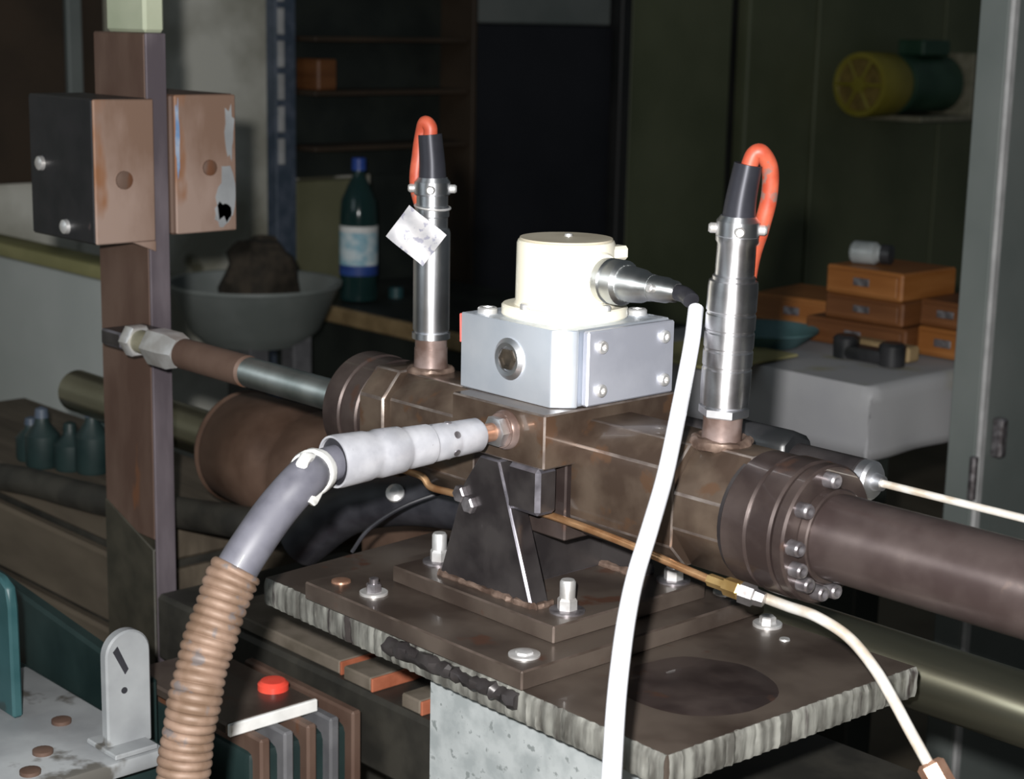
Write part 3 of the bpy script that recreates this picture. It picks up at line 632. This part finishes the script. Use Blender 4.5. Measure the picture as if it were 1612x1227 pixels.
def rounded_slot(y0, y1, z0, z1, n=14):
    yc = (y0+y1)/2; r = (y1-y0)/2
    return [(y1, z0)] + [(yc+r*math.cos(a), z1-r+r*math.sin(a)) for a in [math.pi*k/n for k in range(n+1)]] + [(y0, z0)]
mk('upright', prism(rounded_slot(-.226, -.187, .7475, .843), 'X', -.268, -.258, .0015), 'lightgrey', wk)
mk('slot', prism([(yy, zz) for yy, zz in ((-.220, .828), (-.216, .832), (-.207, .812), (-.210, .808))], 'X', -.2585, -.2573), 'rubber', wk, label='dark slot')
mk('slot', lathe((-.2579, -.211, .795), (1, 0, 0), [(0, .0026), (.0006, .0026), (.0006, 0)], 14), 'rubber', wk, label='dark hole')
mk('toe', box(-.285, -.240, -.230, -.1925, .7472, .7515, .001), 'lightgrey', wk)

# ---------------- finned motor with the red button
fm = thing('finned_motor', (-.29, -.02, 0), 'green finned motor with a terminal plate low beside the hose', 'motor')
mk('motor_body', box(-.42, -.246, -.105, .010, .55, .716, .008, 2), 'tealdark', fm)
mk('motor_stand', box(-.40, -.27, -.09, 0, 0, .55, .003), 'tealdark', fm)
for k in range(5):
    y = -.100 + k*.0235
    mk('fin', box(-.40, -.235, y, y+.010, .560, .7300, .002), 'leg_grey' if k % 2 else 'rust', fm)
mk('terminal_plate', box(-.42, -.2600, -.116, -.027, .7305, .7405, .002), 'plate', fm)
mk('plate_edge', box(-.2602, -.2560, -.116, -.027, .7300, .7410, .001), 'whiteband', fm, label='white front edge')
mk('button', lathe((-.3010, -.0420, .7405), (0, 0, 1), [(0, .0135), (.005, .0135), (.008, .0105), (.009, 0)], 26), 'redbutton', fm, label='red round button')

# ---------------- blocks and boards on the floor
random.seed(11)
for x0, x1, y0, y1, lab in ((-.50, -.302, .030, .150, 'longest dusty flat brick on the machine bed'), (-.291, -.252, .026, .150, 'short flat brick with an orange end on the machine bed'), (-.209, -.184, .026, .150, 'flat brick with an orange end nearest the grey pedestal')):
    bk_ = thing('flat_brick', ((x0+x1)/2, (y0+y1)/2, .7352), lab, 'brick', 'bricks on the machine bed')
    mk('block', box(x0, x1, y0, y1, .7352, .7480, .0015), 'brick_grey', bk_)
    mk('end_face', box(x1+.0001, x1+.0030, y0, y1, .7352, .7478, .0008), 'orange_edge', bk_, label='orange end')

# ---------------- background left: white appliance, bottles
ap = thing('white_partition', (-1.9, .58, 0), 'white enamelled partition panel with an olive top rail behind the post', 'partition')
mk('cabinet', box(-2.25, -1.54, .55, .605, .05, .885, .012, 2), 'appliance', ap)
mk('lid', box(-2.25, -1.535, .545, .61, .885, .910, .006, 2), 'appliance_top', ap)
mk('plinth', box(-2.22, -1.56, .555, .60, 0, .05), 'beam', ap)
random.seed(4)
tbx = thing('plank_crate', (-1.16, .22, 0), 'old brown plank crate behind the post carrying the teal bottles', 'crate')
mk('crate_core', box(-1.50, -.785, .14, .33, .0, .70, .002), 'beam', tbx)
mk('crate_top', box(-1.50, -.775, .128, .34, .7, .742, .004), 'wood_old', tbx)
for k in range(6):
    z1 = .690 - k*.095
    mk('plank', wob(box(-1.50, -.780+.006*(k % 2), .122, .139, z1-.086, z1, .004), .002, 30), 'wood_old', tbx)
    mk('plank', box(-.784, -.772, .142, .33, z1-.086, z1, .003), 'wood_old', tbx)
for k, (x, y, h, r) in enumerate(((-1.11, .165, .075, .022), (-1.075, .185, .060, .021), (-1.045, .200, .085, .022), (-1.03, .245, .062, .020), (-1.15, .17, .055, .02), (-1.09, .24, .07, .022))):
    lab = ('small teal bottle with a pointed cap standing on the plank crate', 'short teal bottle in the middle of the crate', 'tallest teal bottle on the crate', 'teal bottle at the right end of the crate', 'lowest teal bottle at the left end of the crate', 'teal bottle in the back row of the crate')[k]
    t = thing('small_bottle', (x, y, .742), lab, 'bottle', 'small teal bottles')
    mk('bottle_body', lathe((x, y, .742), (0, 0, 1), [(0, r*.9), (.004, r), (h*.55, r), (h*.75, r*.45), (h*.85, r*.35), (h*.85, 0)], 20), 'tealdark', t)
    mk('cap', lathe((x, y, .742+h*.85), (0, 0, 1), [(0, r*.42), (h*.15, r*.36), (h*.2, 0)], 14), 'tealdark' if k % 2 else 'rackblue', t)

# ---------------- background middle: rack, table, basin, bottle
rk = thing('slotted_rack_post', (WX+.06, 1.535, 0), 'blue-grey slotted rack upright against the pale wall', 'rack')
mk('upright', box(WX+.03, WX+.07, 1.515, 1.572, 0, 2.2, .002), 'rackblue', rk)
for k in range(12):
    z = .97 + k*.075
    mk('slot_plate', box(WX+.068, WX+.074, 1.520, 1.537, z, z+.060, .001), 'slotlight', rk)
kb = mk('khaki_board', box(WX+.02, WX+.05, 1.585, 1.80, .42, .925, .004), 'khaki'); tag(kb, 'khaki board leaning on the wall behind the water bottle', 'board')
bs_ = thing('board_stand', (WX+.06, 1.7, 0), 'dark low stand under the khaki board', 'stand')
mk('stand_box', box(WX+.01, WX+.08, 1.58, 1.84, 0, .42, .003), 'table_dark', bs_)
cbx = thing('dark_shelf', (WX+.1, 1.85, 0), 'tall dark brown shelf between the rack upright and the door', 'shelf')
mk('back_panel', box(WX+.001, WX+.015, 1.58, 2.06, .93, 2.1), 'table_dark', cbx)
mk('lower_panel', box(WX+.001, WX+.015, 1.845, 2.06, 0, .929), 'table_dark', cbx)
for z in (1.00, 1.13, 1.255, 1.40): mk('shelf_board', box(WX+.016, WX+.13, 1.585, 2.055, z, z+.012, .002), 'brownboard', cbx)
mk('side_panel', box(WX+.001, WX+.14, 2.0605, 2.075, 0, 2.1, .002), 'brownboard', cbx)
bxr = mk('rust_brown_box', box(WX+.03, WX+.12, 1.60, 1.655, 1.1425, 1.215, .004), 'boxwood_dark'); tag(bxr, 'small rust-brown box standing on the dark shelf', 'box')
bt = thing('wood_edged_table', (-2.0, 1.7, 0), 'dark table with a worn pale wooden edge behind the left transducer', 'table')
mk('table_top', box(-2.51, -1.60, 1.470, 1.95, .650, .676, .004), 'table_dark', bt)
mk('edge_strip', box(-2.51, -1.60, 1.450, 1.4695, .642, .678, .004), 'table_edge', bt, label='worn wooden edge')
mk('apron', box(-2.5, -1.65, 1.49, 1.51, .50, .649), 'table_dark', bt)
for x, y in ((-2.42, 1.5), (-1.68, 1.5), (-2.42, 1.9), (-1.68, 1.9)): mk('leg', box(x-.03, x+.03, y-.03, y+.03, 0, .5, .003), 'table_dark', bt)
wbt = thing('water_bottle', (-2.272, 1.560, .676), 'clear plastic water bottle with a blue cap and pale label', 'bottle')
mk('bottle_body', lathe((-2.272, 1.560, .6765), (0, 0, 1), [(0, .030), (.004, .042), (.10, .043), (.19, .043), (.23, .040), (.262, .026), (.285, .0145), (.30, .0135), (.30, 0)], 36), 'pet', wbt)
lbz = .6765
mk('label', lathe((-2.272, 1.560, lbz+.085), (0, 0, 1), [(0, .0436), (.085, .0436)], 36), 'labelpaper', wbt, label='pale blue paper label')
mk('label_top', lathe((-2.272, 1.560, lbz+.160), (0, 0, 1), [(0, .0438), (.014, .0438)], 36), 'whiteband', wbt)
mk('label_band', lathe((-2.272, 1.560, lbz+.062), (0, 0, 1), [(0, .0437), (.023, .0437)], 36), 'labelblue', wbt)
mk('cap', lathe((-2.272, 1.560, lbz+.298), (0, 0, 1), [(0, .0165), (.026, .0160), (.028, .014), (.028, 0)], 24), 'bluecap', wbt)
o = mk('bottle_cap', lathe((-2.26, 1.66, .6765), (0, 0, 1), [(0, .018), (.024, .017), (.026, 0)], 20), 'tealpaint'); tag(o, 'teal screw cap lying beside the water bottle', 'cap')
sk = thing('wash_basin', (-2.02, 1.10, 0), 'grey round wash basin on a stand left of the water bottle', 'basin')
bz_ = .667
mk('bowl', lathe((-2.02, 1.105, bz_), (0, 0, 1), [(0, 0), (.0, .10), (.03, .132), (.11, .168), (.118, .175), (.124, .175), (.122, .166), (.108, .158), (.035, .124), (.015, .09), (.015, 0)], 48), 'basin', sk)
for x, y in ((-1.96, 1.06), (-1.94, 1.15), (-2.09, 1.12)): mk('leg', box(x-.022, x+.022, y-.022, y+.022, 0, bz_+.02, .002), 'leg_grey', sk)
b = lathe((-2.03, 1.125, .685), (0, 0, 1), [(0, 0), (0, .05), (.05, .072), (.11, .075), (.155, .066), (.18, .045), (.19, 0)], 32)
bmesh.ops.subdivide_edges(b, edges=list(b.edges), cuts=1, use_grid_fill=True)
o = mk('burlap_sack', wob(b, .022, 17), 'burlap'); tag(o, 'crumpled dark brown sack standing in the wash basin', 'sack')

# ---------------- background right: bench, boxes, locker, wall motor
be = thing('work_bench', (-.68, 1.3, 0), 'work bench under the white sheet behind the right transducer', 'bench')
mk('bench_top', box(-.915, -.455, 1.010, 1.62, .795, .846, .004), 'wood_old', be)
for x, y in ((-.50, 1.06), (-.87, 1.06), (-.50, 1.56), (-.87, 1.56)): mk('leg', box(x-.03, x+.03, y-.03, y+.03, 0, .795, .003), 'table_dark', be)
b = bmesh.new()
NX, NY = 44, 34; EX, EY, ZC, DROP = -.4456, 1.0008, .8505, .098
def cloth(i, j):
    X = -.905 + (.905+EX+DROP)*i/NX; Y = EY-DROP + (1.60-EY+DROP)*j/NY
    ox = max(0, X-EX); oy = max(0, EY-Y); drop = max(ox, oy)
    x2, y2 = min(X, EX), max(Y, EY)
    z = ZC + .0012*noise.noise(Vector((X*9, Y*9, 0))) - drop
    if ox > 0: x2 += .003*math.sin(Y*38)*ox/DROP + .003
    if oy > 0: y2 -= .003*math.sin(X*33)*oy/DROP + .003
    return Vector((x2, y2, z))
vs = [[b.verts.new(cloth(i, j)) for j in range(NY+1)] for i in range(NX+1)]
for i in range(NX):
    for j in range(NY): b.faces.new((vs[i][j], vs[i+1][j], vs[i+1][j+1], vs[i][j+1]))
co = mk('cover_sheet', b, 'cloth', smooth=60); tag(co, 'white cover sheet hanging over the bench corner', 'sheet')
md = co.modifiers.new('thickness', 'SOLIDIFY'); md.thickness = .002; md.offset = -1
def wbox(x, y, z, dx, dy, dz, m, lab, rot=0):
    t = thing('wooden_drawer_box', (x, y, z), lab, 'box', 'wooden boxes on the bench', rot=(0, 0, R(rot)))
    mk('case', box(-dx/2, dx/2, -dy/2, dy/2, 0, dz, .003), m, t, local=True)
    f = mk('front', box(-dx/2+.006, dx/2-.006, -dy/2-.005, -dy/2+.002, .005, dz-.005, .0015), m, t, local=True)
    mk('label_holder', box(-.014, .014, -dy/2-.0065, -dy/2-.0045, dz*.40, dz*.68, .0008), 'steel_dark', f, local=True)
TB = .8535
wbox(-0.8134, 1.3566, TB, 0.1487, 0.1442, 0.0451, 'boxwood', 'low orange wooden box at the left end of the bench', 8)
wbox(-0.6332, 1.28, TB, 0.1712, 0.1442, 0.0378, 'boxwood_dark', 'bottom box of the wooden stack, dark and wide', 4)
wbox(-0.6242, 1.2845, TB+0.0383, 0.1351, 0.1351, 0.0360, 'boxwood_dark', 'middle box of the wooden stack on the bench', 2)
wbox(-0.6242, 1.2845, TB+0.0748, 0.1351, 0.1351, 0.0414, 'boxwood', 'top box of the wooden stack, under the grey jar', 0)
wbox(-0.4981, 1.3205, TB, 0.0946, 0.1532, 0.0414, 'boxwood', 'lower wooden box beside the grey locker', 0)
wbox(-0.5026, 1.325, TB+0.0419, 0.0946, 0.1442, 0.0378, 'boxwood_dark', 'dark upper wooden box beside the grey locker', 0)
jr = thing('grey_jar', (-0.6512, 1.2665, TB+.1165), 'small grey glass jar lying on top of the wooden boxes', 'jar')
mk('jar_body', lathe((-0.6738, 1.253, TB+.1167+.017), (1, .3, 0), [(0, 0), (0, .014), (.004, .017), (.036, .017), (.042, .012), (.048, .012)], 24), 'jar', jr)
mk('jar_lid', lathe((-0.6738, 1.253, TB+.1167+.017), (1, .3, 0), [(.046, .0145), (.060, .0145), (.061, 0)], 24), 'blackplastic', jr)
tt = thing('teal_tray', (-0.6873, 1.1403, TB), 'shallow teal tray on the left of the bench', 'tray')
mk('tray_bowl', lathe((-0.7278, 1.1268, TB), (0, 0, 1), [(0, 0), (0, .05), (.022, .078), (.024, .078), (.022, .073), (.003, .048), (.003, 0)], 36), 'tealcloth', tt)
o = mk('yellowed_paper', wob(box(-0.8044, -0.6332, 0.9061, 1.0863, TB, TB+.004, .001), .001, 20), 'yellowpaper'); tag(o, 'yellowed paper sheet at the left edge of the bench', 'paper')
ph = thing('black_handset', (-0.5431, 1.1403, TB), 'black handset lying in front of the wooden boxes', 'handset')
mk('handle', box(-0.6017, -0.5026, 1.1268, 1.1584, TB, TB+.020, .006, 2), 'blackplastic', ph)
for x in (-0.5927, -0.5143): mk('end_cup', lathe((x, 1.1426, TB), (0, 0, 1), [(0, .018), (.028, .019), (.032, .014), (.032, 0)], 22), 'blackplastic', ph)
o = mk('wood_strip', box(-0.6332, -0.5071, 1.1719, 1.1989, TB, TB+.022, .003), 'table_edge'); tag(o, 'pale wooden strip between handset and box stack', 'strip')
lk = thing('grey_locker', (-.39, 1.4, 0), 'tall grey steel locker door at the right edge of the picture', 'locker')
mk('side_wall', box(-.420, -.3765, 1.150, 1.164, 0, 2.0, .002), 'lockergrey', lk)
mk('door_panel', box(-.400, -.372, 1.165, 1.70, .02, 2.0, .003), 'lockergrey', lk)
mk('door_rib', box(-.3760, -.3690, 1.150, 1.1645, .02, 2.0, .002), 'slotlight', lk, label='bright folded door edge')
mk('handle', box(-.3715, -.355, 1.178, 1.194, .745, .80, .003), 'steel_dark', lk)
mk('hinge', cyl((-.374, 1.146, 0), (0, 0, 1), .69, .75, .006, 14, .001), 'steel_dark', lk)
wm = thing('electric_motor', (WX+.15, 3.85, 1.05), 'dark green motor with a round yellow housing mounted on the olive wall', 'motor')
mz = 1.140
mk('yellow_housing', lathe((WX+.14, 3.655, mz), (0, 1, 0), [(.01, .075), (.0, .085), (0, .098), (.012, .102), (.14, .100), (.17, .085), (.18, .05)], 44), 'yellowpaint', wm, label='round yellow fan housing')
mk('inner_ring', lathe((WX+.14, 3.6575, mz), (0, 1, 0), [(0, .080), (.003, .080), (.003, 0)], 36), 'darkyellow', wm)
mk('hub', lathe((WX+.14, 3.659, mz), (0, -1, 0), [(0, .026), (.012, .024), (.014, 0)], 22), 'yellowpaint', wm)
for k in range(6):
    a = k*math.pi/3; e = Vector((math.cos(a), 0, math.sin(a))); c = Vector((WX+.14, 3.654, mz))
    mk('spoke', tube([c+e*.02, c+e*.086], .006, 8), 'yellowpaint', wm)
mk('motor_body', lathe((WX+.14, 3.83, mz), (0, 1, 0), [(0, .075), (.005, .092), (.26, .092), (.27, .075), (.27, 0)], 32), 'greenmotor', wm)
mk('terminal_box', box(WX+.10, WX+.20, 3.90, 4.05, mz+.09, mz+.14, .006), 'greenmotor', wm)
mk('base_bracket', box(WX, WX+.25, 3.84, 4.13, mz-.115, mz-.098, .003), 'greybracket', wm)
mk('side_bracket', box(WX, WX+.25, 4.115, 4.13, mz-.10, mz+.10, .003), 'greybracket', wm)
